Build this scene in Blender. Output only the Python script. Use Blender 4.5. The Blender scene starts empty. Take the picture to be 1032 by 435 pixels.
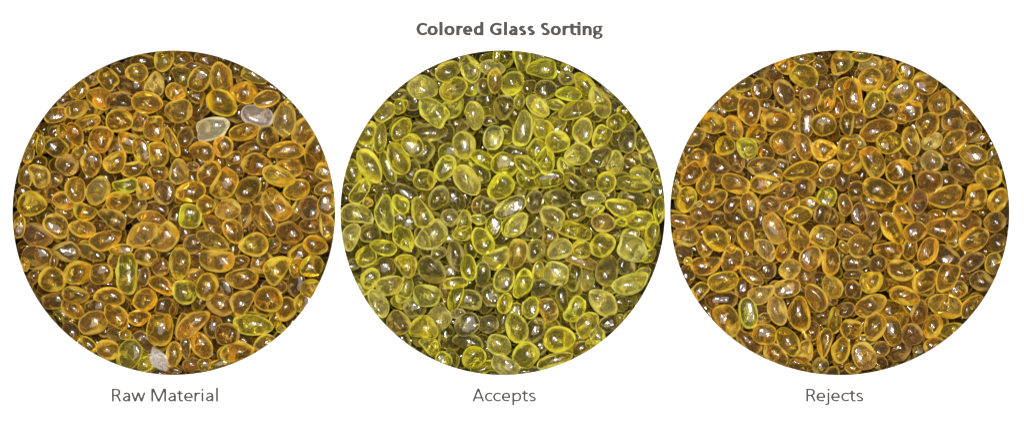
import bpy, bmesh, math, random, mathutils
import numpy as np

WORLD_S = 0.06
EXPOSURE = 0.68
LAMPS = [   # name, offset from the middle of the card, width and height, watts, colour
    ('overhead_softbox', (0, 0.3, 26), (16, 16), 2500, (1.0, 0.89, 0.83)),
    ('key_lamp', (-1.6, 3.1, 26), (2.6, 5.85), 3900, (1.0, 0.98, 0.95)),
    ('side_lamp', (5.8, -2.9, 26), (2.2, 2.9), 1040, (1.0, 0.98, 0.95)),
]
BUMP = (0.10, 0.015)                 # waviness and pitting of the glass
ROUGH = (0.02, 0.09)
SKIN = (0.58, 0.47, 0.42)
RIM_GLOW = (0.28, 0.76, 0.03, 1.0, 1.0, 0.26) # glancing angle range, strength, depth and unevenness of rim glow painted into the glass
# ---------------------------------------------------------------- granules
# One line per granule seen in a circle: x y long short tilt kind+depth, in sixths
# of a unit from the tile corner (kind: a amber, g golden, d dark, c colourless,
# p pale with a tinted edge, o olive, y yellow green, r stained, w white crystal;
# depth: 0 lies on top, 1 half buried, 2 deep).
HEAPS = [
 {'tiles': {
  (10, 50): """575 168 78 58 -40 a0;755 138 70 58 10 a0;860 210 82 64 65 p0;920 60 75 62 80 g0;820 320 96 68 -10 a0
   655 310 85 55 -5 d1;520 285 75 58 -35 a1;390 360 78 55 20 g0;405 240 55 50 60 a1;265 392 66 44 18 a1;640 120 50 35 -60 d1
   790 65 75 45 -10 d1;710 210 75 50 -10 d2;885 128 55 42 10 d1;970 270 75 65 70 a1;480 185 40 30 0 d2;560 240 70 40 0 d2
   320 300 42 40 0 d2;690 75 50 25 25 d2""",
  (168, 50): """75 45 72 55 -10 a0;230 50 65 45 -20 d1;70 155 65 58 -30 o1;190 175 80 66 60 a0;322 160 90 72 85 a0
   410 110 50 50 0 d1;525 150 75 45 -25 g1;455 175 55 30 0 d1;462 262 82 70 15 a0;325 320 100 78 -35 g0;595 215 70 35 -10 d2
   600 295 75 48 10 a1;540 398 100 66 -10 c0;703 418 108 74 -85 p0;790 390 40 40 0 d1;690 280 60 40 -40 d2;740 315 30 20 0 g1
   45 250 62 55 0 a0;160 270 50 45 0 d1;215 330 60 35 70 d1;65 370 85 72 15 a0;400 380 50 50 0 d2;160 370 60 35 70 d2;150 95 40 20 0 d2""",
  (10, 116): """650 30 82 70 10 a0;770 35 55 50 80 a1;860 78 78 65 88 g0;535 140 82 68 70 a0;385 115 80 50 -65 a0;315 125 85 45 -60 a0
   270 195 78 62 -10 o0;410 225 50 45 0 a1;445 45 80 40 20 a1;240 95 40 35 80 d1;175 180 60 25 85 g1;120 150 50 30 70 g1
   480 290 85 66 68 a0;330 300 65 60 0 d1;165 360 80 62 -60 a0;235 385 50 45 0 d1;630 285 82 62 35 a0;695 160 76 58 -50 a0
   785 220 85 50 -80 g0;890 235 78 62 -80 g0;970 160 100 38 -68 a0;620 200 50 40 80 d2;735 325 70 42 15 a1;885 345 55 40 0 d2
   75 360 60 40 70 a1;100 240 50 30 70 g1""",
  (168, 116): """275 80 105 72 8 c0;465 100 98 52 12 a0;600 130 60 60 0 d1;820 95 85 62 55 a1;897 215 100 64 70 a1;715 210 115 55 5 a0
   335 190 60 54 80 a1;495 200 85 52 12 d0;400 255 45 35 0 a1;532 295 98 70 -8 a0;210 215 82 60 -25 a0;105 130 58 45 80 d1
   150 135 40 30 80 d2;65 340 80 63 85 p0;248 350 85 66 42 a0;345 418 105 80 58 a0;485 445 92 70 45 o0;725 310 78 55 -15 a1
   670 370 105 60 -20 g0;830 385 70 50 -10 d1;950 340 60 54 -30 p0;960 255 40 20 80 g1;970 415 45 30 0 a1;405 325 45 40 0 d1
   150 310 35 25 0 d2;570 410 40 25 80 d2""",
  (10, 182): """110 145 88 82 -30 g0;210 80 65 50 0 d1;310 120 80 56 -10 a0;385 60 85 63 -75 a0;520 60 94 72 68 p0;690 30 82 48 5 y0
   645 125 80 64 15 a0;735 150 70 58 60 o1;810 45 65 55 90 a1;920 70 68 60 80 d1;1010 85 50 30 80 a1;440 190 75 54 -15 g0
   605 230 94 60 -20 o0;860 165 70 40 -15 d1;840 225 92 48 -5 a0;260 275 88 70 -50 a0;290 190 55 40 -40 a1;425 290 86 54 -15 a0
   150 335 98 70 -20 d0;45 280 60 35 80 a1;785 325 115 76 25 p0;930 345 96 76 50 p0;570 360 106 62 20 a0;665 415 65 30 0 g1
   515 280 40 35 0 d2;60 60 40 30 0 d1;360 350 30 30 0 d2""",
  (168, 182): """135 70 95 62 10 a0;570 25 30 30 0 d2;775 55 85 62 15 g0;650 150 112 72 -45 a0;580 235 110 66 -50 a0;855 165 78 70 70 d0
   770 180 70 35 60 g1;970 140 60 55 60 a1;965 270 75 45 -75 a1;735 315 90 70 -20 d0;860 270 60 45 0 d1;895 390 78 58 -20 a0
   518 383 90 76 -15 g0;395 305 82 58 -65 a0;360 175 80 64 15 p0;262 270 76 56 -55 a0;135 215 76 70 80 y0;230 145 55 55 0 a1
   35 225 75 45 75 d1;270 365 110 54 -25 o0;150 385 60 55 0 d1;70 420 45 30 0 a1;105 310 45 40 0 d2;500 260 60 25 85 d2
   630 395 45 45 0 d1;700 395 40 40 0 d2;460 210 70 40 80 d2;960 40 70 40 20 a1;30 150 50 30 0 d1""",
  (10, 248): """145 70 85 70 -15 a1;328 30 78 58 -10 o1;472 38 86 40 -25 o1;235 200 84 80 10 a0;395 158 98 76 28 a0;540 168 70 65 0 a0
   695 165 140 80 -80 y0;620 75 60 45 70 a1;810 65 65 55 0 a1;900 125 50 50 0 d1;910 235 86 48 -30 a0;805 325 78 68 20 a0
   590 300 98 55 -5 a0;385 298 86 55 -10 o0;240 335 70 45 10 d1;358 383 86 54 -32 a0;632 425 96 64 -50 a0;915 375 58 52 0 d1
   800 185 55 35 80 d1;485 265 40 35 0 d2;255 90 40 25 80 d1;130 190 40 30 80 d1;500 360 50 30 0 d2;268 408 65 26 -40 y1
   760 415 60 30 0 d2;80 110 40 25 -70 g1""",
  (168, 248): """70 105 100 66 80 g0;95 275 80 74 -40 y0;160 60 60 50 80 d1;295 90 112 68 -5 a0;235 245 86 66 75 a0;150 180 55 45 40 a1
   445 198 102 66 3 a0;455 340 86 74 30 a0;610 320 88 78 -15 a0;665 140 94 80 30 g0;560 105 65 60 0 a1;785 60 74 68 60 a1
   870 125 78 66 30 g0;765 150 40 30 -70 g1;770 235 70 50 80 d1;865 255 66 58 30 g0;820 340 60 50 30 g1;710 385 78 65 75 a0
   310 355 80 60 -20 d1;330 255 60 40 -60 d1;620 235 60 30 0 d2;660 250 50 40 0 d1;490 428 90 26 3 g1;625 20 45 40 0 d1
   440 100 45 40 0 d2;70 370 50 40 80 d2;5 240 45 34 80 a1;5 375 50 30 80 a1""",
  (10, 312): """490 82 92 74 32 a0;355 130 55 44 -50 d1;460 215 60 40 -40 a1;575 245 68 55 -15 a1;635 160 65 50 -15 d1;710 272 94 76 55 y0
   770 65 65 40 0 d1;895 120 100 82 80 g0;890 303 84 56 -70 w0;980 275 82 50 85 a0;800 190 70 40 -40 d1;690 150 34 28 0 g1
   545 130 40 40 0 d2;810 330 50 42 30 y1;940 10 50 25 0 d1;1030 110 75 45 80 a1;820 275 40 30 0 y1;960 365 30 25 0 d1;770 50 65 46 0 a1""",
  (168, 312): """145 85 126 60 40 a0;200 215 92 62 -62 a0;515 95 125 64 -6 y0;415 255 108 70 15 a0;585 205 65 48 25 g1;355 150 70 60 0 d1
   640 60 50 36 80 g1;105 230 60 30 85 d2;260 110 60 50 80 d2;215 335 40 35 0 a1;310 330 65 25 15 g1;130 340 50 40 0 d2
   40 365 40 20 0 d1;320 270 45 30 80 g1;690 115 30 25 0 g1"""}},
 {'tiles': {
  (342, 50): """500 225 96 76 -10 p0;655 125 86 60 30 y0;790 110 92 62 -75 p0;690 235 92 70 30 y0;560 370 108 72 -32 p0;680 345 75 55 40 y1
   818 395 90 58 -80 p0;920 105 75 46 -5 p1;940 185 80 48 85 r0;870 220 50 50 0 d1;790 230 45 40 0 y1;355 265 45 35 30 d1
   365 345 50 42 80 y0;270 375 72 54 30 p0;440 310 50 50 0 d1;590 115 40 25 35 r2;910 40 60 35 0 y1;600 200 30 30 0 d2
   790 285 45 35 0 d2;880 295 45 40 0 d2;950 30 50 20 85 g1""",
  (500, 50): """45 50 55 50 0 d1;150 60 72 60 80 y0;275 118 95 68 10 g0;100 200 80 70 35 y0;45 345 80 66 75 d0;300 240 68 62 0 d0
   255 335 86 58 -35 p0;440 265 82 45 -5 g0;540 205 88 52 -45 y0;630 315 106 62 -65 p0;485 362 112 54 15 y0;430 160 50 45 0 d1
   430 105 35 32 0 g1;365 330 55 32 -5 y1;165 475 112 60 80 p0;195 220 42 40 0 d1;285 40 70 25 -20 y1;730 345 45 35 80 d1
   790 385 55 45 -55 y1;140 310 45 30 80 y1;15 100 50 40 80 y1;690 250 50 25 -45 d2;375 200 50 40 0 d2""",
  (342, 116): """165 105 78 58 75 y0;245 135 85 36 85 y1;372 85 82 55 55 y0;530 105 110 50 10 d1;630 105 60 55 40 d1;440 180 72 62 -60 y0
   350 260 105 68 -65 y0;500 215 65 60 50 d1;180 305 125 70 -60 y0;75 350 78 46 -70 y1;290 310 95 38 -70 y1;435 330 60 45 80 d1
   512 390 72 70 20 y0;640 320 86 62 60 y0;755 180 88 72 -75 p0;665 230 65 60 0 y1;715 45 60 55 0 d1;870 265 70 40 -35 g1
   930 135 75 62 80 p0;850 350 65 50 -35 d1;770 395 106 70 -55 p0;975 430 90 75 15 g0;130 410 50 30 0 y1;340 410 70 35 0 d1
   150 180 60 25 -15 y2;460 75 42 40 0 d1;745 310 55 30 20 y1;910 30 40 30 0 d1;372 100 60 22 50 g2""",
  (500, 116): """60 115 62 50 -70 y0;50 300 84 74 -40 y0;285 80 78 62 -35 y0;372 155 76 68 10 g0;525 90 82 62 75 p0;495 235 86 68 15 p0
   300 275 88 58 -85 g0;250 215 65 60 60 y1;425 320 70 45 -60 y1;325 385 85 48 15 y1;185 305 80 50 -45 y1;195 390 75 50 -35 y1
   640 130 75 56 70 y0;730 45 62 58 0 y0;735 135 45 40 80 d1;630 250 82 66 20 d0;725 285 78 56 80 p0;565 325 46 44 0 d1
   668 410 68 60 80 y0;800 140 80 50 80 d1;895 155 75 56 75 y0;930 255 60 50 -15 p1;840 265 60 45 0 r1;884 355 72 50 -25 p0
   835 415 110 52 -8 y0;985 365 45 35 80 g1;120 215 70 32 -10 d1;475 410 82 48 -32 d0;565 415 50 32 0 d1;390 50 42 40 0 y1
   490 345 50 30 0 d2;960 410 45 35 0 d1;690 340 50 30 0 d2;715 40 60 52 0 d1;370 40 80 52 55 y1""",
  (342, 182): """120 65 86 48 55 y0;105 200 106 62 -15 p0;268 200 126 66 -85 p0;370 140 66 50 -65 y0;395 75 70 42 -30 d1;495 190 102 66 -75 y0
   600 105 82 62 70 d0;700 110 80 50 -60 d0;60 340 88 54 70 p0;180 315 60 55 0 d1;385 350 90 62 -60 y0;555 335 116 82 38 p0
   755 240 66 46 80 y0;740 315 55 45 0 y1;665 225 50 50 0 d1;840 150 55 40 80 r1;905 150 50 45 0 d1;865 365 90 66 -60 g0
   930 280 75 50 75 y0;1010 285 55 30 85 g1;262 405 76 44 -12 y1;360 225 35 30 0 d1;415 260 40 35 0 d1;205 45 25 20 0 r1
   170 130 30 28 0 r1;265 45 50 25 0 d1;660 350 30 20 0 g1;840 235 45 30 0 p1;50 50 32 30 0 d2;230 10 45 20 0 y1""",
  (500, 182): """85 160 106 56 25 p0;370 105 84 60 -5 d0;590 105 75 45 5 p0;755 165 98 56 -10 y0;830 100 80 45 -15 d1;335 220 82 68 -20 p0
   490 205 65 46 5 d0;600 180 66 42 20 y0;125 270 92 58 40 p0;235 125 65 50 80 d1;470 300 105 46 -18 y1;650 255 76 60 -10 r0
   870 240 86 60 10 y0;645 390 86 74 20 y0;835 410 98 82 -15 p0;945 325 75 40 80 y1;990 180 85 40 85 g0;240 285 55 50 80 d1
   330 345 46 44 0 r1;385 415 82 64 25 p0;515 415 62 58 0 y0;240 425 76 62 80 d0;130 445 94 60 75 r0;140 45 42 40 0 d2
   920 120 40 28 80 r2;490 150 60 30 0 d2;720 325 45 35 0 d2;985 50 50 40 80 d1;820 320 50 30 0 y1;760 250 35 25 0 g1;190 320 40 35 80 d2""",
  (342, 248): """155 65 66 60 30 y0;265 130 65 60 20 d1;395 115 74 70 -20 y0;555 145 98 76 -42 d0;655 155 42 35 0 d1;780 130 82 50 -85 g0
   865 165 75 45 80 d1;995 205 76 66 80 y0;180 195 70 58 60 y0;300 240 86 60 10 p0;395 260 86 44 70 p1;230 345 96 58 -62 p0
   365 335 60 50 0 y1;525 300 86 68 -5 p0;640 260 60 35 85 r1;700 310 86 42 70 g0;700 225 70 35 5 y1;790 325 76 62 -10 d0
   590 445 86 74 40 p0;355 465 80 64 -45 r0;450 372 65 55 0 d1;115 245 60 30 -60 y1;1000 345 66 46 75 y0;930 300 60 60 0 d2
   700 60 90 52 -70 d1;600 45 46 44 0 d1;955 65 86 72 50 p0;80 110 35 30 0 d2;172 145 42 22 5 c1;470 210 42 40 0 d2;870 250 45 35 0 d2""",
  (500, 248): """365 165 80 72 -15 p0;165 230 95 56 70 g0;275 250 70 56 10 d0;470 190 90 60 85 d0;555 205 74 50 80 p0;675 150 98 70 75 d0
   820 230 118 64 20 p0;648 340 112 78 -40 p0;210 370 70 54 70 y0;110 395 50 45 0 y1;320 385 76 56 -70 r0;400 320 75 36 -80 d1
   480 385 86 56 60 g0;930 60 50 35 30 g1;790 120 50 50 0 d2;520 90 90 30 -20 r2;760 345 50 45 80 d1;805 415 40 20 35 g1
   820 330 40 30 0 y2;890 180 60 40 30 p1;695 260 40 30 0 y2;255 150 50 30 85 y2""",
  (342, 312): """500 120 88 80 25 y0;645 170 82 56 85 d0;770 90 80 66 25 d0;720 28 50 30 -10 c1;900 90 66 58 0 d0;965 215 80 68 -40 p0
   810 290 76 68 40 y0;540 225 65 48 -20 y1;575 230 45 28 85 g0;630 305 50 42 -40 g1;865 355 70 36 25 g1;780 200 90 50 -20 d1
   670 290 45 35 80 d2;920 350 40 30 0 d1;990 70 70 35 80 d1;900 260 50 40 80 d1""",
  (500, 312): """125 110 96 68 -75 y0;240 130 75 58 60 d1;385 180 98 82 5 y0;545 90 90 62 60 y0;180 275 86 82 20 y0;55 345 92 58 -30 p0
   355 310 115 46 20 y0;620 160 55 50 -30 p0;520 235 60 40 25 r1;515 180 40 30 0 r2;685 85 60 45 30 d1;575 205 30 25 0 g1
   270 230 45 40 80 d2;190 375 70 25 10 d1;750 60 32 30 0 p1;450 280 35 30 0 y2;340 95 40 30 0 y2;25 100 50 40 80 d1"""}},
 {'tiles': {
  (674, 50): """830 155 90 68 -25 g0;710 100 62 52 10 a0;825 50 60 38 10 g1;915 95 62 42 -35 d1;940 30 55 28 0 d1;1058 80 80 70 80 o0
   565 235 68 65 90 a0;590 145 45 32 -30 c1;460 205 60 42 20 o1;385 300 80 68 10 a0;490 372 88 74 82 a0;710 260 90 62 -70 d0
   765 360 75 55 70 a0;865 290 75 68 80 d0;800 240 35 30 0 d1;660 425 98 76 -10 a0;965 310 80 50 70 a0;948 450 76 72 20 a0
   275 445 85 64 -20 a0;290 335 50 35 45 c1;398 470 70 52 -65 a1;650 130 60 50 80 d1;930 200 50 45 80 d1;1000 190 50 40 80 d1
   600 335 45 35 0 d1;850 400 45 40 0 d1;340 370 40 35 0 d2;1020 340 62 46 85 a1""",
  (848, 50): """135 30 60 38 10 g1;190 85 65 45 10 c1;190 180 80 72 20 a0;75 277 107 57 -84 a0;205 325 95 62 60 g0;375 260 95 80 15 g0
   295 120 70 50 80 a1;395 130 52 48 80 g1;515 200 76 68 -35 a0;605 320 78 68 70 a0;430 370 75 62 20 a0;542 448 75 70 30 a0
   693 420 68 62 0 d1;775 375 75 42 -45 a1;680 290 65 40 -55 a1;310 360 50 40 0 d1;30 215 60 45 50 a1;500 300 50 45 80 d1
   220 45 40 20 -10 d1;240 480 118 64 18 a0;130 140 35 25 80 d1;290 220 45 30 0 a1;380 410 40 30 0 g2;20 350 50 30 80 a1;125 400 42 40 0 d2""",
  (674, 116): """480 195 72 62 -50 y0;575 305 92 58 10 o0;540 110 66 60 10 a0;700 160 75 70 0 a1;685 210 45 20 -25 c1;825 185 90 52 -70 a0
   945 205 76 70 30 a0;805 335 112 56 15 g0;785 65 40 35 80 a1;850 45 80 45 85 d1;345 185 64 60 30 g0;265 125 60 35 -10 d1
   165 130 56 54 0 a1;235 195 50 45 80 d1;175 265 65 56 20 a1;300 300 72 50 -30 d1;425 275 76 52 -70 d0;595 220 48 42 0 d1
   135 355 76 60 30 a0;230 410 84 56 70 g0;75 280 65 25 85 a1;410 415 92 58 -20 a0;640 380 66 56 40 a1;700 300 42 40 0 d1
   780 255 50 45 0 d1;585 415 86 54 5 g1;980 330 65 45 30 a1;825 435 65 55 0 d1;940 395 55 45 0 d1;300 380 45 35 0 a1
   115 205 35 30 0 d1;1015 400 45 30 80 a1;60 400 42 40 0 a1;470 100 35 30 80 d2;570 170 40 30 0 d2""",
  (848, 116): """40 50 80 46 85 o0;115 30 45 35 80 d1;300 165 78 70 20 g0;430 160 92 56 -75 a0;565 155 72 55 35 c0;690 160 92 62 45 a0
   560 275 70 66 0 c0;205 280 102 65 -60 a0;100 285 78 50 55 a1;45 215 75 55 85 a1;360 340 80 76 0 a0;745 340 94 62 -40 d0
   550 402 80 75 0 d0;815 240 90 62 -10 g0;905 375 82 74 20 g0;805 100 60 52 80 d1;930 250 65 40 75 g1;870 140 45 30 0 a1
   115 160 50 35 -45 c1;240 455 118 76 -25 a0;675 395 55 45 0 d1;410 450 86 46 70 a1;335 245 45 35 0 d1;470 300 50 45 80 d1
   435 270 25 18 0 g1;30 390 62 42 80 d1;100 400 50 40 80 d1;690 250 50 40 0 d2;150 350 50 40 0 d2;970 150 40 25 -70 d1""",
  (674, 182): """115 115 82 62 80 g0;285 105 82 58 40 a0;500 150 88 60 -80 a0;390 140 66 38 45 d0;205 200 72 56 -10 d0;315 235 52 50 0 d1
   430 225 75 55 -10 d1;620 145 60 48 0 d1;710 60 62 50 30 d0;740 150 80 55 45 a0;790 210 90 56 10 g0;645 290 100 62 -65 p0
   590 412 84 52 -45 c0;800 345 82 58 -80 a1;945 340 86 70 -20 p0;970 100 60 54 70 y1;865 140 60 40 0 g1;940 200 60 54 80 d0
   1000 220 55 45 80 d1;110 335 76 58 -5 p1;90 250 95 46 -5 a0;295 345 94 70 -45 g0;475 340 95 56 -80 a0;715 420 70 46 65 a1
   215 395 65 48 -40 a1;380 345 50 35 80 d1;85 440 62 55 0 d1;560 245 52 50 0 d1;40 60 46 44 0 g1;560 320 35 30 0 o1
   868 470 76 70 30 a0;380 410 30 25 0 g1;190 140 20 18 0 c1;980 290 50 35 80 d2""",
  (848, 182): """210 125 80 40 -25 a1;480 125 82 60 80 d0;645 100 112 66 18 a0;735 185 90 56 25 a0;830 100 80 66 80 a0;960 115 80 58 65 a0
   385 200 76 54 -45 a0;315 290 112 62 -65 a0;455 310 66 52 30 a1;615 300 100 78 5 a0;815 355 100 70 25 a0;810 255 70 55 0 d1
   945 250 62 60 0 d1;195 250 72 48 85 d0;120 200 60 45 80 d1;60 310 72 45 -5 a1;117 392 76 70 40 a0;300 420 92 66 -15 a0
   430 415 60 40 80 a1;535 425 88 58 65 a0;655 460 86 62 -30 d0;525 235 50 35 0 d1;30 145 70 45 -75 a0;960 380 60 55 0 d1
   700 340 60 45 80 g1;20 400 40 25 -60 g1;190 340 42 40 0 d1;600 205 45 30 0 a1;100 60 55 45 80 d1""",
  (674, 248): """230 118 96 58 10 a0;390 85 78 62 60 a1;335 215 96 62 10 g0;505 180 84 42 -35 a0;610 145 52 50 0 d1;740 140 70 65 20 p0
   840 180 72 48 -70 d1;515 110 60 45 0 d1;900 310 96 58 -55 a0;1000 245 78 62 -60 g0;720 255 86 56 10 a0;570 285 86 60 35 p0
   793 410 116 72 -80 a0;665 393 92 62 -70 p0;487 405 96 58 -80 y0;360 455 108 76 -70 a0;330 330 90 50 5 d1;190 270 62 45 50 g0
   115 180 60 45 80 d1;465 255 60 50 80 d1;990 90 90 56 85 a0;120 90 25 24 0 g1;1000 330 35 30 0 d1;950 434 50 45 0 d1
   925 200 50 35 0 d2;930 20 40 25 0 d1;480 50 40 35 0 a1;1020 454 75 35 85 g1;560 400 50 40 0 d2;200 340 50 40 0 d2""",
  (848, 248): """110 95 80 46 5 o1;375 148 88 66 -10 a0;190 215 76 70 60 g0;85 260 50 48 80 d1;515 210 90 64 45 a0;650 195 94 66 75 a0
   720 265 60 52 30 a0;805 95 86 55 25 d0;935 105 60 50 80 g1;865 210 76 64 0 d0;395 300 96 56 -15 a0;645 360 116 78 -20 g0
   190 360 102 66 28 a0;210 489 88 68 70 a0;350 405 92 54 -35 a1;485 400 78 52 75 d0;800 365 80 50 45 a1;35 385 60 45 25 d0
   95 170 60 30 0 d1;235 110 52 50 0 d1;770 195 50 35 0 d2;750 300 45 30 0 a2""",
  (674, 312): """585 148 76 65 -10 a0;730 195 100 65 -60 g0;835 260 75 60 48 a0;950 200 92 48 80 a0;655 275 88 58 -42 a0;485 200 96 55 -40 d0
   870 130 55 50 80 d1;810 340 70 35 -10 a1;925 345 50 45 80 o1;580 50 45 30 0 d1;270 40 35 30 80 a1""",
  (848, 312): """70 118 70 62 10 a0;320 130 95 62 -70 a0;145 280 86 72 -75 p0;375 255 76 72 0 d0;440 150 62 60 0 d1;565 105 70 52 75 a1
   680 125 72 45 10 g0;570 210 60 38 20 a1;255 240 46 44 0 d1;245 325 50 40 -20 d1;5 245 76 52 85 a1;90 360 50 30 0 a1
   165 185 60 30 0 g2;20 350 30 25 80 d1;490 250 40 30 0 d1"""}},
]
# ---------------------------------------------------------------- constants
S = 0.01                                   # one hundredth of a unit per step of the drawing grid
CIRCLES = [                                # centre x, y, radius x, radius y in drawing steps
    dict(key='left',   cx=175.2, cy=214.2, rx=162.7, ry=163.2, x0=-99, x1=334, caption='Raw Material'),
    dict(key='middle', cx=506.6, cy=214.2, rx=163.6, ry=163.3, x0=347, x1=666, caption='Accepts'),
    dict(key='right',  cx=846.3, cy=214.2, rx=171.0, ry=163.4, x0=679, x1=1100, caption='Rejects'),
]
CARD_T = 0.004
random.seed(11)
rng = np.random.default_rng(11)
scene = bpy.context.scene
col = scene.collection

def link(name, me, mat=None):
    o = bpy.data.objects.new(name, me)
    col.objects.link(o)
    if mat is not None and me is not None:
        me.materials.append(mat)
    return o

def mesh_from(name, V, F, smooth=True):
    me = bpy.data.meshes.new(name)
    me.from_pydata([tuple(v) for v in V], [], [tuple(f) for f in F])
    me.update()
    if smooth:
        me.polygons.foreach_set('use_smooth', [True] * len(me.polygons))
    return me

# ---------------------------------------------------------------- materials
def new_mat(name):
    m = bpy.data.materials.new(name)
    m.use_nodes = True
    nt = m.node_tree
    nt.nodes.clear()
    out = nt.nodes.new('ShaderNodeOutputMaterial')
    return m, nt, out

def nd(nt, kind, **kw):
    n = nt.nodes.new(kind)
    for k, v in kw.items():
        if k in n.inputs:
            n.inputs[k].default_value = v
        else:
            setattr(n, k, v)
    return n

def plain(name, rgb, rough=0.8, noise=0.0, scale=40.0):
    m, nt, out = new_mat(name)
    b = nd(nt, 'ShaderNodeBsdfPrincipled', Roughness=rough)
    b.inputs['Base Color'].default_value = (*rgb, 1)
    b.inputs['Specular IOR Level'].default_value = 0.15
    if noise:
        tc = nd(nt, 'ShaderNodeTexCoord')
        n = nd(nt, 'ShaderNodeTexNoise', Scale=scale, Detail=4.0)
        r = nd(nt, 'ShaderNodeMapRange')
        r.inputs['To Min'].default_value = 1 - noise
        r.inputs['To Max'].default_value = 1.0
        mx = nd(nt, 'ShaderNodeMix', data_type='RGBA', blend_type='MULTIPLY')
        mx.inputs[0].default_value = 1
        mx.inputs[6].default_value = (*rgb, 1)
        nt.links.new(tc.outputs['Object'], n.inputs['Vector'])
        nt.links.new(n.outputs['Fac'], r.inputs['Value'])
        nt.links.new(r.outputs['Result'], mx.inputs[7])
        nt.links.new(mx.outputs[2], b.inputs['Base Color'])
    nt.links.new(b.outputs[0], out.inputs['Surface'])
    return m

def granule_glass(name, stuff_cols=None):
    """Tumbled tinted glass: a tinted, slightly pitted body under a thin frosted skin."""
    m, nt, out = new_mat(name)
    L = nt.links.new
    tc = nd(nt, 'ShaderNodeTexCoord')
    if stuff_cols is None:
        oi = nd(nt, 'ShaderNodeObjectInfo')
        tint, frost, rnd = oi.outputs['Color'], oi.outputs['Alpha'], oi.outputs['Random']
    else:
        ge = nd(nt, 'ShaderNodeNewGeometry')
        ramp = nd(nt, 'ShaderNodeValToRGB')
        ramp.color_ramp.elements[0].color = (*stuff_cols[0], 1)
        ramp.color_ramp.elements[1].color = (*stuff_cols[1], 1)
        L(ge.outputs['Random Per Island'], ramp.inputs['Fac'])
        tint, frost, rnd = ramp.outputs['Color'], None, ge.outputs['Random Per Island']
    off = nd(nt, 'ShaderNodeVectorMath', operation='ADD')
    mul = nd(nt, 'ShaderNodeMath', operation='MULTIPLY')
    mul.inputs[1].default_value = 37.0
    L(rnd, mul.inputs[0])
    L(tc.outputs['Object'], off.inputs[0])
    L(mul.outputs[0], off.inputs[1])
    # pits and waviness
    n1 = nd(nt, 'ShaderNodeTexNoise', Scale=2.6, Detail=2.0)
    n2 = nd(nt, 'ShaderNodeTexNoise', Scale=9.0, Detail=3.0)
    L(off.outputs[0], n1.inputs['Vector'])
    L(off.outputs[0], n2.inputs['Vector'])
    b1 = nd(nt, 'ShaderNodeBump', Strength=BUMP[0], Distance=0.02)
    b2 = nd(nt, 'ShaderNodeBump', Strength=BUMP[1], Distance=0.006)
    L(n1.outputs['Fac'], b1.inputs['Height'])
    L(n2.outputs['Fac'], b2.inputs['Height'])
    L(b1.outputs[0], b2.inputs['Normal'])
    rough = nd(nt, 'ShaderNodeMapRange')
    rough.inputs['To Min'].default_value = ROUGH[0]
    rough.inputs['To Max'].default_value = ROUGH[1]
    L(n1.outputs['Fac'], rough.inputs['Value'])
    g = nd(nt, 'ShaderNodeBsdfPrincipled')
    g.inputs['Transmission Weight'].default_value = 1.0
    g.inputs['IOR'].default_value = 1.5
    L(tint, g.inputs['Base Color'])
    L(rough.outputs[0], g.inputs['Roughness'])
    L(b2.outputs[0], g.inputs['Normal'])
    # frosted skin
    d = nd(nt, 'ShaderNodeBsdfDiffuse')
    skc = nd(nt, 'ShaderNodeMix', data_type='RGBA')
    skc.inputs[0].default_value = 0.6
    skc.inputs[6].default_value = (*SKIN, 1)
    L(tint, skc.inputs[7])
    L(skc.outputs[2], d.inputs['Color'])
    L(b2.outputs[0], d.inputs['Normal'])
    sk = nd(nt, 'ShaderNodeMapRange')
    sk.inputs['From Min'].default_value = 0.35
    sk.inputs['From Max'].default_value = 0.7
    sk.inputs['To Min'].default_value = 0.2
    sk.inputs['To Max'].default_value = 1.6
    n3 = nd(nt, 'ShaderNodeTexNoise', Scale=1.7, Detail=5.0, Roughness=0.7)
    L(off.outputs[0], n3.inputs['Vector'])
    L(n3.outputs['Fac'], sk.inputs['Value'])
    fm = nd(nt, 'ShaderNodeMath', operation='MULTIPLY')
    L(sk.outputs[0], fm.inputs[0])
    if frost is None:
        fm.inputs[1].default_value = 0.02
    else:
        L(frost, fm.inputs[1])
    mix = nd(nt, 'ShaderNodeMixShader')
    L(fm.outputs[0], mix.inputs[0])
    # light piped to the rims, painted as tint that strengthens at glancing angles
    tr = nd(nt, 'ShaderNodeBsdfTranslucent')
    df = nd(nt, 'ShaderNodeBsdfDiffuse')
    deep = nd(nt, 'ShaderNodeGamma', Gamma=RIM_GLOW[4])
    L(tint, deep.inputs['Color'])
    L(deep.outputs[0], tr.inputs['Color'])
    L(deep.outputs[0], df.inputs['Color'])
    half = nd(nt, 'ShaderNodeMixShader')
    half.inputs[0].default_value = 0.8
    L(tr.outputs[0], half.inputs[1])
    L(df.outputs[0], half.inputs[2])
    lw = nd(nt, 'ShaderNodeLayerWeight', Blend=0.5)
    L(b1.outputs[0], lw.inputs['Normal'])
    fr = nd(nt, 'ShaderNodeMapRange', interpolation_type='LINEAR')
    fr.inputs['From Min'].default_value = RIM_GLOW[0]
    fr.inputs['From Max'].default_value = RIM_GLOW[1]
    fr.inputs['To Min'].default_value = RIM_GLOW[2]
    fr.inputs['To Max'].default_value = RIM_GLOW[3]
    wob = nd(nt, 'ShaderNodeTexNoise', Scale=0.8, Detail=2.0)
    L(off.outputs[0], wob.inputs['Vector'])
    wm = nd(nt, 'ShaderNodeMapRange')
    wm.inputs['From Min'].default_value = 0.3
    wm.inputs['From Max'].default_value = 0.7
    wm.inputs['To Min'].default_value = -RIM_GLOW[5]
    wm.inputs['To Max'].default_value = RIM_GLOW[5]
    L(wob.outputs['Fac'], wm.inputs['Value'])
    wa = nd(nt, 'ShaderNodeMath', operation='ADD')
    L(lw.outputs['Facing'], wa.inputs[0])
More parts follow.
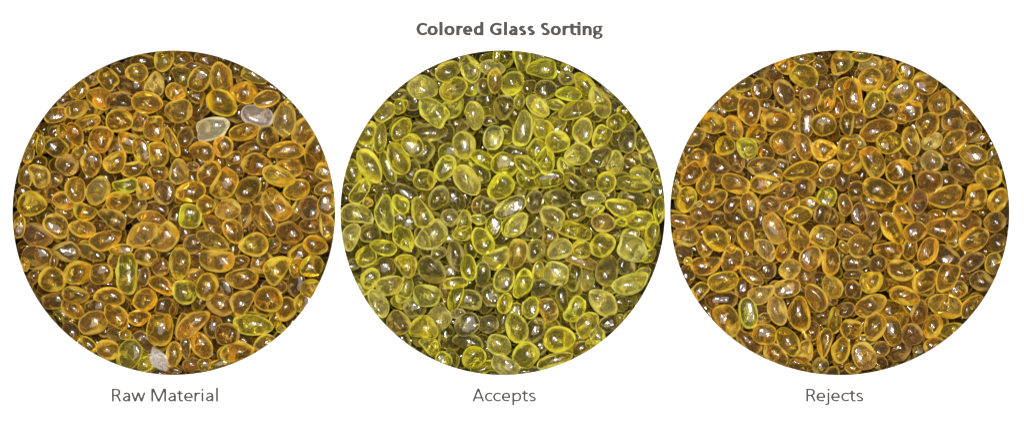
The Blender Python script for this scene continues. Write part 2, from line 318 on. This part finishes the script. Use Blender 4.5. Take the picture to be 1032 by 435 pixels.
    L(wm.outputs[0], wa.inputs[1])
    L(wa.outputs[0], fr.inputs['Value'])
    rim_glow = nd(nt, 'ShaderNodeMixShader')
    L(fr.outputs[0], rim_glow.inputs[0])
    L(g.outputs[0], rim_glow.inputs[1])
    L(half.outputs[0], rim_glow.inputs[2])
    L(rim_glow.outputs[0], mix.inputs[1])
    L(d.outputs[0], mix.inputs[2])
    L(mix.outputs[0], out.inputs['Surface'])
    return m


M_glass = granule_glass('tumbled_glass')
M_deep = [granule_glass('buried_amber_glass', ((0.74, 0.52, 0.06), (0.46, 0.30, 0.04))),  # buried tints darkened, painting in the shade of the gaps
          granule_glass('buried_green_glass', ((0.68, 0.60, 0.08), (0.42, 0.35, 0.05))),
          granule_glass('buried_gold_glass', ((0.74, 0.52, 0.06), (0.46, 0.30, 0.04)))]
M_card = plain('white_card', (0.90, 0.90, 0.90), 0.9)
M_ink = plain('grey_ink', (0.06, 0.06, 0.062), 0.9)
M_ink2 = plain('light_grey_ink', (0.06, 0.06, 0.062), 0.9)
M_base = plain('dark_brown_base', (0.08, 0.05, 0.02), 0.7, 0.5, 6.0)

# ---------------------------------------------------------------- granule shapes
def ico(sub):
    bm = bmesh.new()
    bmesh.ops.create_icosphere(bm, subdivisions=sub, radius=1.0)
    V = np.array([v.co[:] for v in bm.verts])
    F = np.array([[v.index for v in f.verts] for f in bm.faces])
    bm.free()
    return V, F

ICO4, ICO3, ICO2 = ico(5), ico(4), ico(3)

def lumps(V, seed, amp, n=7, sharp=2.0):
    """Low soft bumps and flats on a unit ball, from a few random directions."""
    r = np.random.default_rng(seed)
    D = r.normal(size=(n, 3))
    D /= np.linalg.norm(D, axis=1)[:, None]
    A = r.uniform(-1, 1, n) * amp
    U = V / np.linalg.norm(V, axis=1)[:, None]
    dots = np.clip(U @ D.T, -1, 1)
    V = V * (1 + (np.exp(sharp * (dots - 1)) @ A))[:, None]
    for k in range(3):                     # worn flats
        e = V @ D[k] - r.uniform(0.62, 0.85)
        V = V - D[k] * (0.75 * (np.sqrt(e * e + 0.012) + e) / 2)[:, None]
    if amp > 0.1:                          # a dent or two
        for k in range(r.integers(1, 3)):
            q = r.normal(size=3)
            q[2] *= 0.5
            q /= np.linalg.norm(q)
            V = V * (1 - r.uniform(0.10, 0.22) * np.exp(-((1 - U @ q) / 0.10)))[:, None]
    return V

def shape_variant(kind, seed):
    V = ICO4[0].copy()
    r = np.random.default_rng(seed)
    if kind == 'egg':
        k = r.uniform(0.05, 0.18)
        V[:, 1:] *= (1 - k * V[:, :1])
        V = lumps(V, seed, 0.2)
    elif kind == 'drop':
        k = r.uniform(0.18, 0.3)
        V[:, 1:] *= (1 - k * V[:, :1] - 0.1 * V[:, :1] ** 2)
        V = lumps(V, seed, 0.18)
    elif kind == 'bean':
        V = lumps(V, seed, 0.13)
        V[:, 1] += r.uniform(0.16, 0.28) * (V[:, 0] ** 2 - 0.4)
    elif kind == 'peanut':
        x = V[:, 0]
        w = 1 - 0.18 * np.exp(-((x - 0.12) / 0.34) ** 2)
        V[:, 1] *= w
        V[:, 2] *= w
        V = lumps(V, seed, 0.13)
    elif kind == 'block':
        p = 2.5
        n = (np.abs(V) ** p).sum(1) ** (1 / p)
        V = V / n[:, None] * 0.97
        V = lumps(V, seed, 0.16, 9, 3.0)
    elif kind == 'chip':
        V = lumps(V, seed, 0.28, 11, 4.0)
    elif kind == 'crystal':
        D = r.normal(size=(15, 3))
        D /= np.linalg.norm(D, axis=1)[:, None]
        h = r.uniform(0.5, 0.95, 15)
        dots = V @ D.T
        lim = np.where(dots > 0.15, h / np.maximum(dots, 0.15), 9).min(1)
        V = V * np.minimum(lim, 1.1)[:, None]
    # keep the drawn half axes true
    for a in range(3):
        lo, hi = V[:, a].min(), V[:, a].max()
        V[:, a] = (V[:, a] - (lo + hi) / 2) / ((hi - lo) / 2)
    me = mesh_from('granule_' + kind, V, ICO4[1], kind != 'crystal')
    me.materials.append(M_glass)
    return me

SHAPES = []
for k, n in (('egg', 7), ('drop', 4), ('bean', 4), ('block', 5), ('chip', 4)):
    SHAPES += [(k, shape_variant(k, 100 + 17 * i + 7 * len(k))) for i in range(n)]
SHAPE_PEANUT = ('peanut', shape_variant('peanut', 5))
SHAPE_CRYSTAL = ('crystal', shape_variant('crystal', 8))
BY_KIND = {}
for k, me in SHAPES:
    BY_KIND.setdefault(k, []).append((k, me))

# tint and frost of each kind of granule, per heap
def tint_of(kind, ci):
    j = rng.uniform(-1, 1, 4)
    if ci == 1:
        base = {'y': (0.97, 0.91, 0.11), 'g': (0.99, 0.96, 0.08), 'p': (0.97, 0.92, 0.20), 'd': (0.62, 0.56, 0.14),
                'r': (0.90, 0.72, 0.12), 'c': (0.94, 0.90, 0.5), 'o': (0.7, 0.66, 0.2)}[kind]
    else:
        base = {'a': (0.99, 0.695, 0.09), 'g': (0.99, 0.76, 0.08), 'd': (0.68, 0.47, 0.11), 'c': (0.98, 0.94, 0.80) if ci == 0 else (0.98, 0.79, 0.22),
                'p': (0.96, 0.73, 0.12), 'o': (0.74, 0.57, 0.10), 'y': (0.96, 0.93, 0.10), 'r': (0.8, 0.5, 0.12),
                'w': (0.98, 0.98, 0.98)}[kind]
    frost = {'y': 0.04, 'g': 0.04, 'p': 0.08, 'd': 0.03, 'r': 0.05, 'c': 0.10, 'o': 0.03, 'a': 0.035, 'w': 0.6}[kind]
    k = 1 + 0.05 * j[0]
    c = [b * k for b in base]
    return (min(c[0], .99), min(c[1] * (1 + 0.03 * j[1]), .97), c[2] * (1 + 0.3 * j[2]), frost * (1 + 0.5 * j[3]))

KIND_NAME = {'a': 'amber_granule', 'g': 'golden_granule', 'd': 'dark_granule', 'c': 'pale_granule', 'p': 'pale_granule',
             'o': 'olive_granule', 'y': 'yellow_green_granule', 'r': 'stained_granule', 'w': 'glass_crystal'}
COLOUR = [{'a': 'amber', 'g': 'golden', 'd': 'dark-brown', 'c': 'near-colourless', 'p': 'greenish-amber', 'o': 'olive',
           'y': 'yellow-green', 'r': 'rusty', 'w': 'white'}] * 3
COLOUR = [dict(c) for c in COLOUR]
COLOUR[1].update({'y': 'yellow-green', 'g': 'bright-yellow', 'p': 'pale-green', 'd': 'dark-green', 'r': 'red-stained', 'c': 'whitish'})

# ---------------------------------------------------------------- read the heaps
GR = 1.25                                        # depth grid step, drawing steps

class DepthGrid:
    """Lowest underside laid so far, so that each next granule nests beneath without cutting in."""
    def __init__(self, c):
        self.x0, self.y0 = c['cx'] - c['rx'] - 30, c['cy'] - c['ry'] - 30
        self.n = int((2 * max(c['rx'], c['ry']) + 60) / GR) + 1
        self.low = np.full((self.n, self.n), -CARD_T - 0.02)
    def fit(self, x, y, a, b, ang, hz, shrink=0.86, floor=-1e9):
        R = a + 2
        i0, i1 = max(0, int((x - R - self.x0) / GR)), min(self.n, int((x + R - self.x0) / GR) + 2)
        j0, j1 = max(0, int((y - R - self.y0) / GR)), min(self.n, int((y + R - self.y0) / GR) + 2)
        X, Y = np.meshgrid(self.x0 + GR * np.arange(i0, i1) - x, self.y0 + GR * np.arange(j0, j1) - y)
        t = math.radians(ang)
        u = X * math.cos(t) - Y * math.sin(t)
        v = X * math.sin(t) + Y * math.cos(t)
        q = (u / (a * shrink)) ** 2 + (v / (b * shrink)) ** 2
        h = hz * shrink * np.sqrt(np.clip(1 - q, 0, None))
        inside = q < 1
        sub = self.low[j0:j1, i0:i1]
        if not inside.any():
            return None
        z = max(floor, float((sub - h)[inside].min()))
        return z, (j0, j1, i0, i1, inside, h)
    def lay(self, z, cell):
        j0, j1, i0, i1, inside, h = cell
        sub = self.low[j0:j1, i0:i1]
        sub[inside] = np.minimum(sub[inside], (z - h)[inside])

def read_heap(ci):
    c, H = CIRCLES[ci], []
    for (ox, oy), text in HEAPS[ci]['tiles'].items():
        for row in text.replace('\n', ';').split(';'):
            f = row.split()
            if len(f) != 6:
                continue
            x, y, a, b, ang = (float(v) for v in f[:5])
            H.append(dict(x=ox + x / 6, y=oy + y / 6, a=a / 6, b=b / 6, ang=ang, kind=f[5][0], depth=int(f[5][1])))
    keep = []
    for g in sorted(H, key=lambda g: (g['depth'], g['kind'] not in 'gw', -g['a'] * g['b'])):
        if ((g['x'] - c['cx']) / (c['rx'] + 8)) ** 2 + ((g['y'] - c['cy']) / (c['ry'] + 8)) ** 2 > 1:
            continue
        if any((g['x'] - k['x']) ** 2 + (g['y'] - k['y']) ** 2 < (0.34 * (g['b'] + k['b'])) ** 2 for k in keep):
            continue
        keep.append(g)
    return keep

CLOCK = ['twelve', 'one', 'two', 'three', 'four', 'five', 'six', 'seven', 'eight', 'nine', 'ten', 'eleven']

def describe(g, ci, full):
    c = CIRCLES[ci]
    dx, dy = (g['x'] - c['cx']) / c['rx'], (c['cy'] - g['y']) / c['ry']
    rr = math.hypot(dx, dy)
    ring = ('at centre of' if rr < 0.13 else 'near centre of' if rr < 0.36 else 'midway out in' if rr < 0.63
            else 'near rim of' if rr < 0.87 else 'at rim of')
    hrs = (math.degrees(math.atan2(dx, dy)) % 360) / 15
    h = int(round(hrs)) % 24
    clock = CLOCK[h // 2] + " o'clock" if h % 2 == 0 else 'half past ' + CLOCK[h // 2]
    asp = g['a'] / g['b']
    shape = {'peanut': 'waisted', 'crystal': 'jagged', 'drop': 'teardrop'}.get(g['shape']) or (
        'elongated' if asp > 1.7 else 'oval' if asp > 1.28 else 'roundish')
    area = g['a'] * g['b']
    size = 'large ' if area > 190 else 'small ' if area < 75 else ''
    tilt = ''
    if asp > 1.28:
        t = ((g['ang'] + 90) % 180) - 90
        tilt = 'level ' if abs(t) < 20 else 'upright ' if abs(t) > 70 else 'right-leaning ' if t > 0 else 'left-leaning '
    sunk = ['', 'half-buried ', 'deep-set '][g['depth']]
    place = ring + ' ' + c['key'] + ' circle' + ('' if rr < 0.13 else ' at ' + clock)
    return size, sunk, shape, COLOUR[ci][g['kind']], tilt, place

def label_heap(H, ci):
    groups = {}
    for g in H:
        size, sunk, shape, colour, tilt, place = describe(g, ci, False)
        noun = 'chip' if g['shape'] == 'crystal' else 'granule'
        g['label'] = f"{size}{sunk}{tilt}{shape} {colour} {noun} {place}"
        groups.setdefault(g['label'], []).append(g)
    for lab, gs in groups.items():
        if len(gs) == 2:
            p, q = gs
            if abs(p['y'] - q['y']) >= abs(p['x'] - q['x']):
                p, q = sorted(gs, key=lambda g: g['y'])
                w = ('upper', 'lower')
            else:
                p, q = sorted(gs, key=lambda g: g['x'])
                w = ('left-hand', 'right-hand')
            p['label'], q['label'] = w[0] + ' ' + lab, w[1] + ' ' + lab
        elif len(gs) > 2:
            for i, g in enumerate(sorted(gs, key=lambda g: g['y'])):
                g['label'] = ['topmost', 'second', 'third', 'fourth', 'fifth', 'sixth'][min(i, 5)] + ' ' + lab

GROUPS = ['raw mixed glass granules in the left circle', 'accepted yellow-green glass granules in the middle circle',
          'rejected amber glass granules in the right circle']

def build_heap(ci):
    c = CIRCLES[ci]
    H = read_heap(ci)
    grid = DepthGrid(c)
    for g in H:
        asp = g['a'] / g['b']
        if g['kind'] == 'w':
            sh = SHAPE_CRYSTAL
        elif g['kind'] == 'y' and asp > 1.7 and ci == 0 and g['a'] > 22:
            sh = SHAPE_PEANUT
        elif asp > 1.6:
            sh = random.choice(BY_KIND['egg'] + BY_KIND['bean'] * 2 + BY_KIND['block'])
        elif asp > 1.25:
            sh = random.choice(BY_KIND['egg'] * 3 + BY_KIND['bean'] + BY_KIND['block'] + BY_KIND['chip'])
        else:
            sh = random.choice(BY_KIND['egg'] + BY_KIND['block'] * 2 + BY_KIND['chip'])
        g['shape'] = sh[0]
        k = (1.0, 1.12, 1.2)[g['depth']] * (1 - 0.06 * (g['a'] * g['b'] > 230))
        g['a'], g['b'] = g['a'] * k, g['b'] * k
        hz = g['b'] * S * random.uniform(0.72, 0.95)
        fit = grid.fit(g['x'], g['y'], g['a'], g['b'], g['ang'], hz)
        if fit is None:
            continue
        z, cell = fit
        z -= random.uniform(0, 0.03) + (0.03 if g['kind'] == 'd' else 0)
        grid.lay(z, cell)
        g['z'] = z
        o = bpy.data.objects.new(KIND_NAME[g['kind']], sh[1])
        col.objects.link(o)
        o.location = (g['x'] * S, -g['y'] * S, z)
        o.scale = (g['a'] * S, g['b'] * S, hz)
        flip = random.choice((0, math.pi))
        o.rotation_euler = (random.choice((0, math.pi)) + random.uniform(-.06, .06), random.uniform(-.06, .06),
                            math.radians(g['ang']) + flip)
        o.color = tint_of(g['kind'], ci)
        g['obj'] = o
    H = [g for g in H if 'obj' in g]
    label_heap(H, ci)
    for g in H:
        o = g['obj']
        o['label'] = g['label']
        o['category'] = 'glass granule'
        o['group'] = GROUPS[ci]
    # the granules below them, seen only through the gaps
    VV, FF, off = [], [], 0
    for layer in range(3):
        step = 21.0
        src = (ICO3, ICO2, ICO2)[layer]
        ny = int((2 * c['ry'] + 28) / (step * 0.86)) + 2
        nx = int((2 * c['rx'] + 28) / step) + 2
        for j in range(ny):
            for i in range(nx):
                x = c['cx'] - c['rx'] - 14 + (i + 0.5 * (j % 2)) * step + random.uniform(-4, 4) + layer * 7
                y = c['cy'] - c['ry'] - 14 + j * step * 0.86 + random.uniform(-4, 4)
                if ((x - c['cx']) / (c['rx'] + 14)) ** 2 + ((y - c['cy']) / (c['ry'] + 14)) ** 2 > 1 or not c['x0'] < x < c['x1']:
                    continue
                a, b, ang = random.uniform(9.5, 13), random.uniform(8, 9.5), random.uniform(-90, 90)
                hz = b * S * 0.9
                fit = grid.fit(x, y, a, b, ang, hz)
                if fit is None:
                    continue
                z, cell = fit
                if z < -1.05:
                    continue
                grid.lay(z, cell)
                V = lumps(src[0], random.randrange(10 ** 6), 0.1) * np.array([a * S, b * S, hz])
                t = math.radians(ang)
                P = V.copy()
                P[:, 0] = V[:, 0] * math.cos(t) - V[:, 1] * math.sin(t) + x * S
                P[:, 1] = V[:, 0] * math.sin(t) + V[:, 1] * math.cos(t) - y * S
                P[:, 2] += z
                VV.append(P)
                FF.append(src[1] + off)
                off += len(P)
    me = mesh_from('buried_granules', np.concatenate(VV), np.concatenate(FF))
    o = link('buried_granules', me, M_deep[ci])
    o['kind'] = 'stuff'
    o['label'] = f"deeper glass granules glimpsed between the top ones in the {c['key']} circle"
    o['category'] = 'glass granules'
    return H

HEAP = [build_heap(ci) for ci in range(3)]
print('granules', [len(h) for h in HEAP])

# ---------------------------------------------------------------- white card with three round openings
def build_card():
    bm = bmesh.new()
    x0, x1, y0, y1 = -300, 1330, -200, 640
    xs = [x0, 340.2, 672.9, x1]
    N = 192
    top, bot = 0.0, -CARD_T
    for k, c in enumerate(CIRCLES):
        # each third of the card is a frame from its outline to its opening
        L_, R_ = xs[k], xs[k + 1]
        ring, outer = [], []
        for i in range(N):
            t = 2 * math.pi * i / N
            ring.append((c['cx'] + c['rx'] * math.cos(t), c['cy'] - c['ry'] * math.sin(t)))
            ux, uy = math.cos(t), math.sin(t)
            s = 1e9
            if ux > 1e-9: s = min(s, (R_ - c['cx']) / ux)
            if ux < -1e-9: s = min(s, (L_ - c['cx']) / ux)
            if uy > 1e-9: s = min(s, (c['cy'] - y0) / uy)
            if uy < -1e-9: s = min(s, (c['cy'] - y1) / uy)
            outer.append((c['cx'] + ux * s, c['cy'] - uy * s))
        corners = [(R_, y0), (L_, y0), (L_, y1), (R_, y1)]
        def V(p, z): return bm.verts.new((p[0] * S, -p[1] * S, z))
        rt, rb = [V(p, top) for p in ring], [V(p, bot) for p in ring]
        ot, ob = [V(p, top) for p in outer], [V(p, bot) for p in outer]
        for i in range(N):
            j = (i + 1) % N
            extra = None
            p, q = outer[i], outer[j]
            if abs(p[0] - q[0]) > 1e-6 and abs(p[1] - q[1]) > 1e-6:
                extra = min(corners, key=lambda cc: (cc[0] - p[0]) ** 2 + (cc[1] - p[1]) ** 2 + (cc[0] - q[0]) ** 2 + (cc[1] - q[1]) ** 2)
            if extra:
                bm.faces.new([rt[i], ot[i], V(extra, top), ot[j], rt[j]])
                bm.faces.new([rb[j], ob[j], V(extra, bot), ob[i], rb[i]])
            else:
                bm.faces.new([rt[i], ot[i], ot[j], rt[j]])
                bm.faces.new([rb[j], ob[j], ob[i], rb[i]])
            bm.faces.new([rt[j], rb[j], rb[i], rt[i]])
    bmesh.ops.remove_doubles(bm, verts=bm.verts, dist=1e-5)
    me = bpy.data.meshes.new('background')
    bm.to_mesh(me)
    bm.free()
    o = link('background', me, M_card)
    o['kind'] = 'structure'
    o['label'] = 'plain white card with three round openings over the glass granules'
build_card()

me = mesh_from('ground', [(-3, 2, -1.25), (13.3, 2, -1.25), (13.3, -6.4, -1.25), (-3, -6.4, -1.25)], [(3, 2, 1, 0)], False)
o = link('ground', me, M_base)
o['kind'] = 'structure'
o['label'] = 'dark brown tabletop under the heaps of granules'

# ---------------------------------------------------------------- lettering
def spline(P, closed=False, n=8):
    P = [np.array(p, float) for p in P]
    out = []
    m = len(P)
    for i in range(m if closed else m - 1):
        if closed:
            p0, p1, p2, p3 = P[i - 1], P[i], P[(i + 1) % m], P[(i + 2) % m]
        else:
            p1, p2 = P[i], P[i + 1]
            p0 = P[i - 1] if i else 2 * p1 - p2
            p3 = P[i + 2] if i + 2 < m else 2 * p2 - p1
        for k in range(n):
            t = k / n
            out.append(0.5 * (2 * p1 + (p2 - p0) * t + (2 * p0 - 5 * p1 + 4 * p2 - p3) * t * t + (3 * p1 - p0 - 3 * p2 + p3) * t ** 3))
    if not closed:
        out.append(P[-1])
    return out

def ring(l, t, r, b, e=2.25, n=40):
    cx, cy, rx, ry = (l + r) / 2, (t + b) / 2, (r - l) / 2, (b - t) / 2
    P = []
    for i in range(n):
        a = 2 * math.pi * i / n
        c, s = math.cos(a), math.sin(a)
        P.append(np.array((cx + rx * math.copysign(abs(c) ** (2 / e), c), cy + ry * math.copysign(abs(s) ** (2 / e), s))))
    return P

def glyph(ch, L, R, T, hx, hy, B=295, extra=None):
    """Strokes of one letter inside its ink box; hx, hy are half the pen's width and height."""
    L, R = L - 6, R + 6
    l, r, t, b = L + hx, R - hx, T + hy, B - hy
    w, h, m = r - l, b - t, (l + r) / 2
    X = lambda f: l + f * w
    Y = lambda f: t + f * h
    line = lambda *p: ('open', [np.array(q, float) for q in p])
    curve = lambda *p: ('open', spline(p))
    if ch == 'o': return [('ring', ring(l, t, r, b))]
    if ch in 'cC': return [curve((R, Y(.13)), (X(.9), Y(.05)), (X(.62), t), (X(.2), Y(.14)), (l, Y(.5)), (X(.2), Y(.86)), (X(.62), b), (X(.9), Y(.95)), (R, Y(.87)))]
    if ch == 'G': return [curve((R, Y(.12)), (X(.92), Y(.05)), (X(.62), t), (X(.2), Y(.14)), (l, Y(.5)), (X(.2), Y(.86)), (X(.62), b), (X(1), Y(.93))),
                          line((r, b + hy * .3), (r, Y(.55) - hy)), line((X(.58), Y(.55)), (r + hx, Y(.55)))]
    if ch == 'e': return [line((X(.02), Y(.53)), (r + hx * .9, Y(.53))),
                          curve((r, Y(.53)), (X(.98), Y(.36)), (X(.83), Y(.1)), (X(.5), t), (X(.15), Y(.15)), (l, Y(.5)), (X(.16), Y(.87)), (X(.58), b), (X(.96), Y(.92)))]
    if ch == 'l': return [line((m, T), (m, B))]
    if ch == 'r': return [line((l, T), (l, B)), curve((l, Y(.42)), (X(.3), Y(.12)), (X(.62), t), (R, Y(.03)))]
    if ch == 'd': return [line((r, extra), (r, B)),
                          curve((r, Y(.16)), (X(.55), t), (X(.15), Y(.15)), (l, Y(.52)), (X(.14), Y(.88)), (X(.45), b), (r, Y(.78)))]
    if ch == 'p': return [line((l, T), (l, extra)),
                          curve((l, Y(.24)), (X(.52), t), (X(.87), Y(.13)), (r, Y(.48)), (X(.86), Y(.86)), (X(.48), b), (l, Y(.88)))]
    if ch == 'a': return [curve((X(.05), Y(.14)), (X(.45), t), (X(.88), Y(.1)), (r, Y(.38)), (r, Y(.6)), (r, Y(.8))), line((r, Y(.7)), (r, B)),
                          curve((r, Y(.45)), (X(.42), Y(.48)), (l, Y(.74)), (X(.3), b), (X(.62), Y(.95)), (r, Y(.76)))]
    if ch in 'sS': return [curve((X(.93), Y(.1)), (X(.52), t), (X(.13), Y(.08)), (X(.05), Y(.27)), (X(.35), Y(.45)), (X(.7), Y(.56)), (X(.99), Y(.75)), (X(.84), Y(.95)), (X(.42), b), (X(.02), Y(.91)))]
    if ch == 't': # extra = (stem centre, stem top, bar right)
        sx, st, br = extra
        return [line((L, t), (br, t)), curve((sx, st), (sx, st + 30), (sx, Y(.55)), (sx + hx * .15, Y(.82)), (sx + hx * 1.3, b), (R, Y(.98)))]
    if ch in 'ij':
        out = [line((m, extra), (m, extra + 2.6 * hy))] if extra else []
        return out + [line((m, T), (m, B))]
    if ch == 'n': return [line((l, T), (l, B)), curve((l, Y(.32)), (X(.35), Y(.06)), (X(.62), t), (X(.92), Y(.12)), (r, Y(.42)), (r, Y(.7))), line((r, Y(.6)), (r, B))]
    if ch == 'R': return [line((l, T), (l, B)), curve((l, t), (X(.42), t), (X(.78), Y(.08)), (X(.88), Y(.26)), (X(.74), Y(.46)), (X(.4), Y(.53)), (l, Y(.53))),
                          line((X(.5), Y(.53)), (X(.66), Y(.62)), (r, B))]
    if ch == 'w': return [line((l, T), (X(.25), B)), line((X(.25), B), (m, T)), line((m, T), (X(.75), B)), line((X(.75), B), (r, T))]
    if ch == 'M': return [line((l, B), (l, T)), line((X(.06), T), (m, B)), line((m, B), (X(.94), T)), line((r, T), (r, B))]
    if ch == 'A': return [line((l, B), (m, T)), line((m, T), (r, B)), line((X(.2), Y(.74)), (X(.8), Y(.74)))]
    if ch == 'g':
        return [('ring', ring(l, t, X(.86), t + 78)), line((X(.6), t), (R, t)),
                curve((X(.08), t + 66), (X(-.02), t + 88), (X(.25), t + 107), (X(.75), t + 108), (X(.99), t + 128), (X(.9), t + 158), (X(.5), t + 174),
                      (X(.12), t + 168), (X(-.02), t + 146), (X(.18), t + 110))]
    return []

def write(name, tiles, hx, hy, mat, label):
    """Printed line of lettering: every stroke a thin raised ribbon, all one mesh."""
    V, F, n = [], [], 0
    k = 70 / 1032
    for (ox, oy), glyphs in tiles:
        for args in glyphs:
            ch, L, R, T = args[:4]
            ex = args[4] if len(args) > 4 else None
            px, py = (hx * 0.86, hy * 0.72) if ch == 'g' else (hx, hy)
            for kind, P in glyph(ch, L, R, T, px, py, extra=ex):
                n += 1
                z1 = 0.004 + 0.0004 * (n % 7)
                m = len(P)
                base = len(V)
                for i in range(m):
                    if kind == 'ring':
                        d = P[(i + 1) % m] - P[i - 1]
                    else:
                        d = P[min(i + 1, m - 1)] - P[max(i - 1, 0)]
                    d = d / (np.linalg.norm(d) + 1e-9)
                    nx, ny = -d[1] * px, d[0] * py
                    for sgn in (1, -1):
                        x, y = ox + (P[i][0] + sgn * nx) * k, oy + (P[i][1] + sgn * ny) * k
                        V.append((x * S, -y * S, z1))
                        V.append((x * S, -y * S, 0.001))
                for i in range(m if kind == 'ring' else m - 1):
                    a, b = base + 4 * i, base + 4 * ((i + 1) % m)
                    F += [(a, b, b + 2, a + 2), (a + 1, b + 1, b, a), (a + 2, b + 2, b + 3, a + 3)]
                if kind != 'ring':
                    e = base + 4 * (m - 1)
                    F += [(base, base + 2, base + 3, base + 1), (e, e + 1, e + 3, e + 2)]
    me = mesh_from(name, V, F, False)
    bm = bmesh.new(); bm.from_mesh(me)
    bmesh.ops.recalc_face_normals(bm, faces=bm.faces)
    bm.to_mesh(me); bm.free()
    o = link(name, me, mat)
    o['label'] = label
    o['category'] = 'caption'
    return o

write('heading_lettering', [
    ((416, 16), [('C', 58, 208, 103), ('o', 222, 368, 148), ('l', 398, 440, 90), ('o', 472, 618, 148), ('r', 650, 738, 148), ('e', 748, 884, 148), ('d', 908, 1046, 148, 90)]),
    ((482, 16), [('G', 175, 342, 103), ('l', 384, 426, 90), ('a', 455, 580, 148), ('s', 605, 712, 148), ('s', 732, 838, 148)]),
    ((542, 16), [('S', 45, 176, 103), ('o', 195, 340, 148), ('r', 370, 458, 148), ('t', 472, 568, 148, (508, 118, 632)), ('i', 592, 632, 148, 92), ('n', 668, 798, 148), ('g', 825, 960, 148)]),
], 26, 19, M_ink, 'bold grey heading reading Colored Glass Sorting, centred above the middle circle')
write('caption_lettering', [
    ((108, 384), [('R', 76, 206, 103), ('a', 235, 340, 160), ('w', 362, 566, 160), ('M', 662, 872, 103)]),
    ((160, 384), [('a', 145, 250, 160), ('t', 275, 358, 160, (310, 132, 358)), ('e', 380, 502, 160), ('r', 534, 615, 160), ('i', 636, 664, 160, 104), ('a', 702, 808, 160), ('l', 852, 880, 90)]),
], 15, 12, M_ink2, 'thin grey caption reading Raw Material below the left circle')
write('caption_lettering', [
    ((472, 384), [('A', 64, 232, 103), ('c', 250, 352, 160), ('c', 372, 475, 160), ('e', 502, 620, 160), ('p', 658, 782, 160, 352), ('t', 798, 885, 160, (834, 132, 885)), ('s', 902, 1000, 160)]),
], 15, 12, M_ink2, 'thin grey caption reading Accepts below the middle circle')
GLYPH_J = glyph
def glyph(ch, L, R, T, hx, hy, B=295, extra=None):
    if ch == 'j':                                   # extra = (dot top, descender bottom, hook left)
        m = (L + R) / 2
        dt, db, hl = extra
        return [('open', [np.array((m, dt), float), np.array((m, dt + 2.6 * hy), float)]),
                ('open', spline([(m, T), (m, 220), (m, db - 40), (m - hx * .7, db - hy * 1.6), (hl, db - hy)]))]
    return GLYPH_J(ch, L, R, T, hx, hy, B, extra)
write('caption_lettering', [
    ((806, 384), [('R', 102, 234, 103), ('e', 252, 375, 160), ('j', 412, 440, 160, (104, 352, 378)), ('e', 470, 590, 160), ('c', 620, 725, 160), ('t', 738, 825, 160, (775, 132, 825)), ('s', 842, 940, 160)]),
], 15, 12, M_ink2, 'thin grey caption reading Rejects below the right circle')

# ---------------------------------------------------------------- light and camera
world = bpy.data.worlds.new('World')
scene.world = world
world.use_nodes = True
bg = world.node_tree.nodes['Background']
bg.inputs['Color'].default_value = (1.0, 0.97, 0.98, 1)
bg.inputs['Strength'].default_value = WORLD_S

def area(name, loc, target, size, power, colour=(1, 1, 1)):
    l = bpy.data.lights.new(name, 'AREA')
    l.shape = 'RECTANGLE'
    l.size, l.size_y = size
    l.energy = power
    l.color = colour
    o = bpy.data.objects.new(name, l)
    col.objects.link(o)
    o.location = loc
    d = mathutils.Vector(target) - mathutils.Vector(loc)
    o.rotation_euler = d.to_track_quat('-Z', 'Y').to_euler()
    return o

CX, CY = 5.16, -2.175
for (n, loc, size, power, colour) in LAMPS:
    area(n, (CX + loc[0], CY + loc[1], loc[2]), (CX, CY, 0), size, power, colour)

cam = bpy.data.cameras.new('camera')
co = bpy.data.objects.new('camera', cam)
col.objects.link(co)
D = 24.0
co.location = (CX, CY, D)
cam.sensor_fit = 'HORIZONTAL'
cam.angle = 2 * math.atan(5.16 / D)
cam.clip_start = 0.1
cam.clip_end = 200
scene.camera = co

scene.view_settings.view_transform = 'Standard'
scene.view_settings.look = 'None'
scene.view_settings.exposure = EXPOSURE
scene.view_settings.gamma = 1
scene.render.engine = 'CYCLES'
cy = scene.cycles
cy.max_bounces = 24
cy.transmission_bounces = 20
cy.glossy_bounces = 10
cy.diffuse_bounces = 4
cy.transparent_max_bounces = 8
cy.caustics_reflective = True
cy.caustics_refractive = True
cy.blur_glossy = 0.5
cy.sample_clamp_indirect = 6.0
cy.use_denoising = True
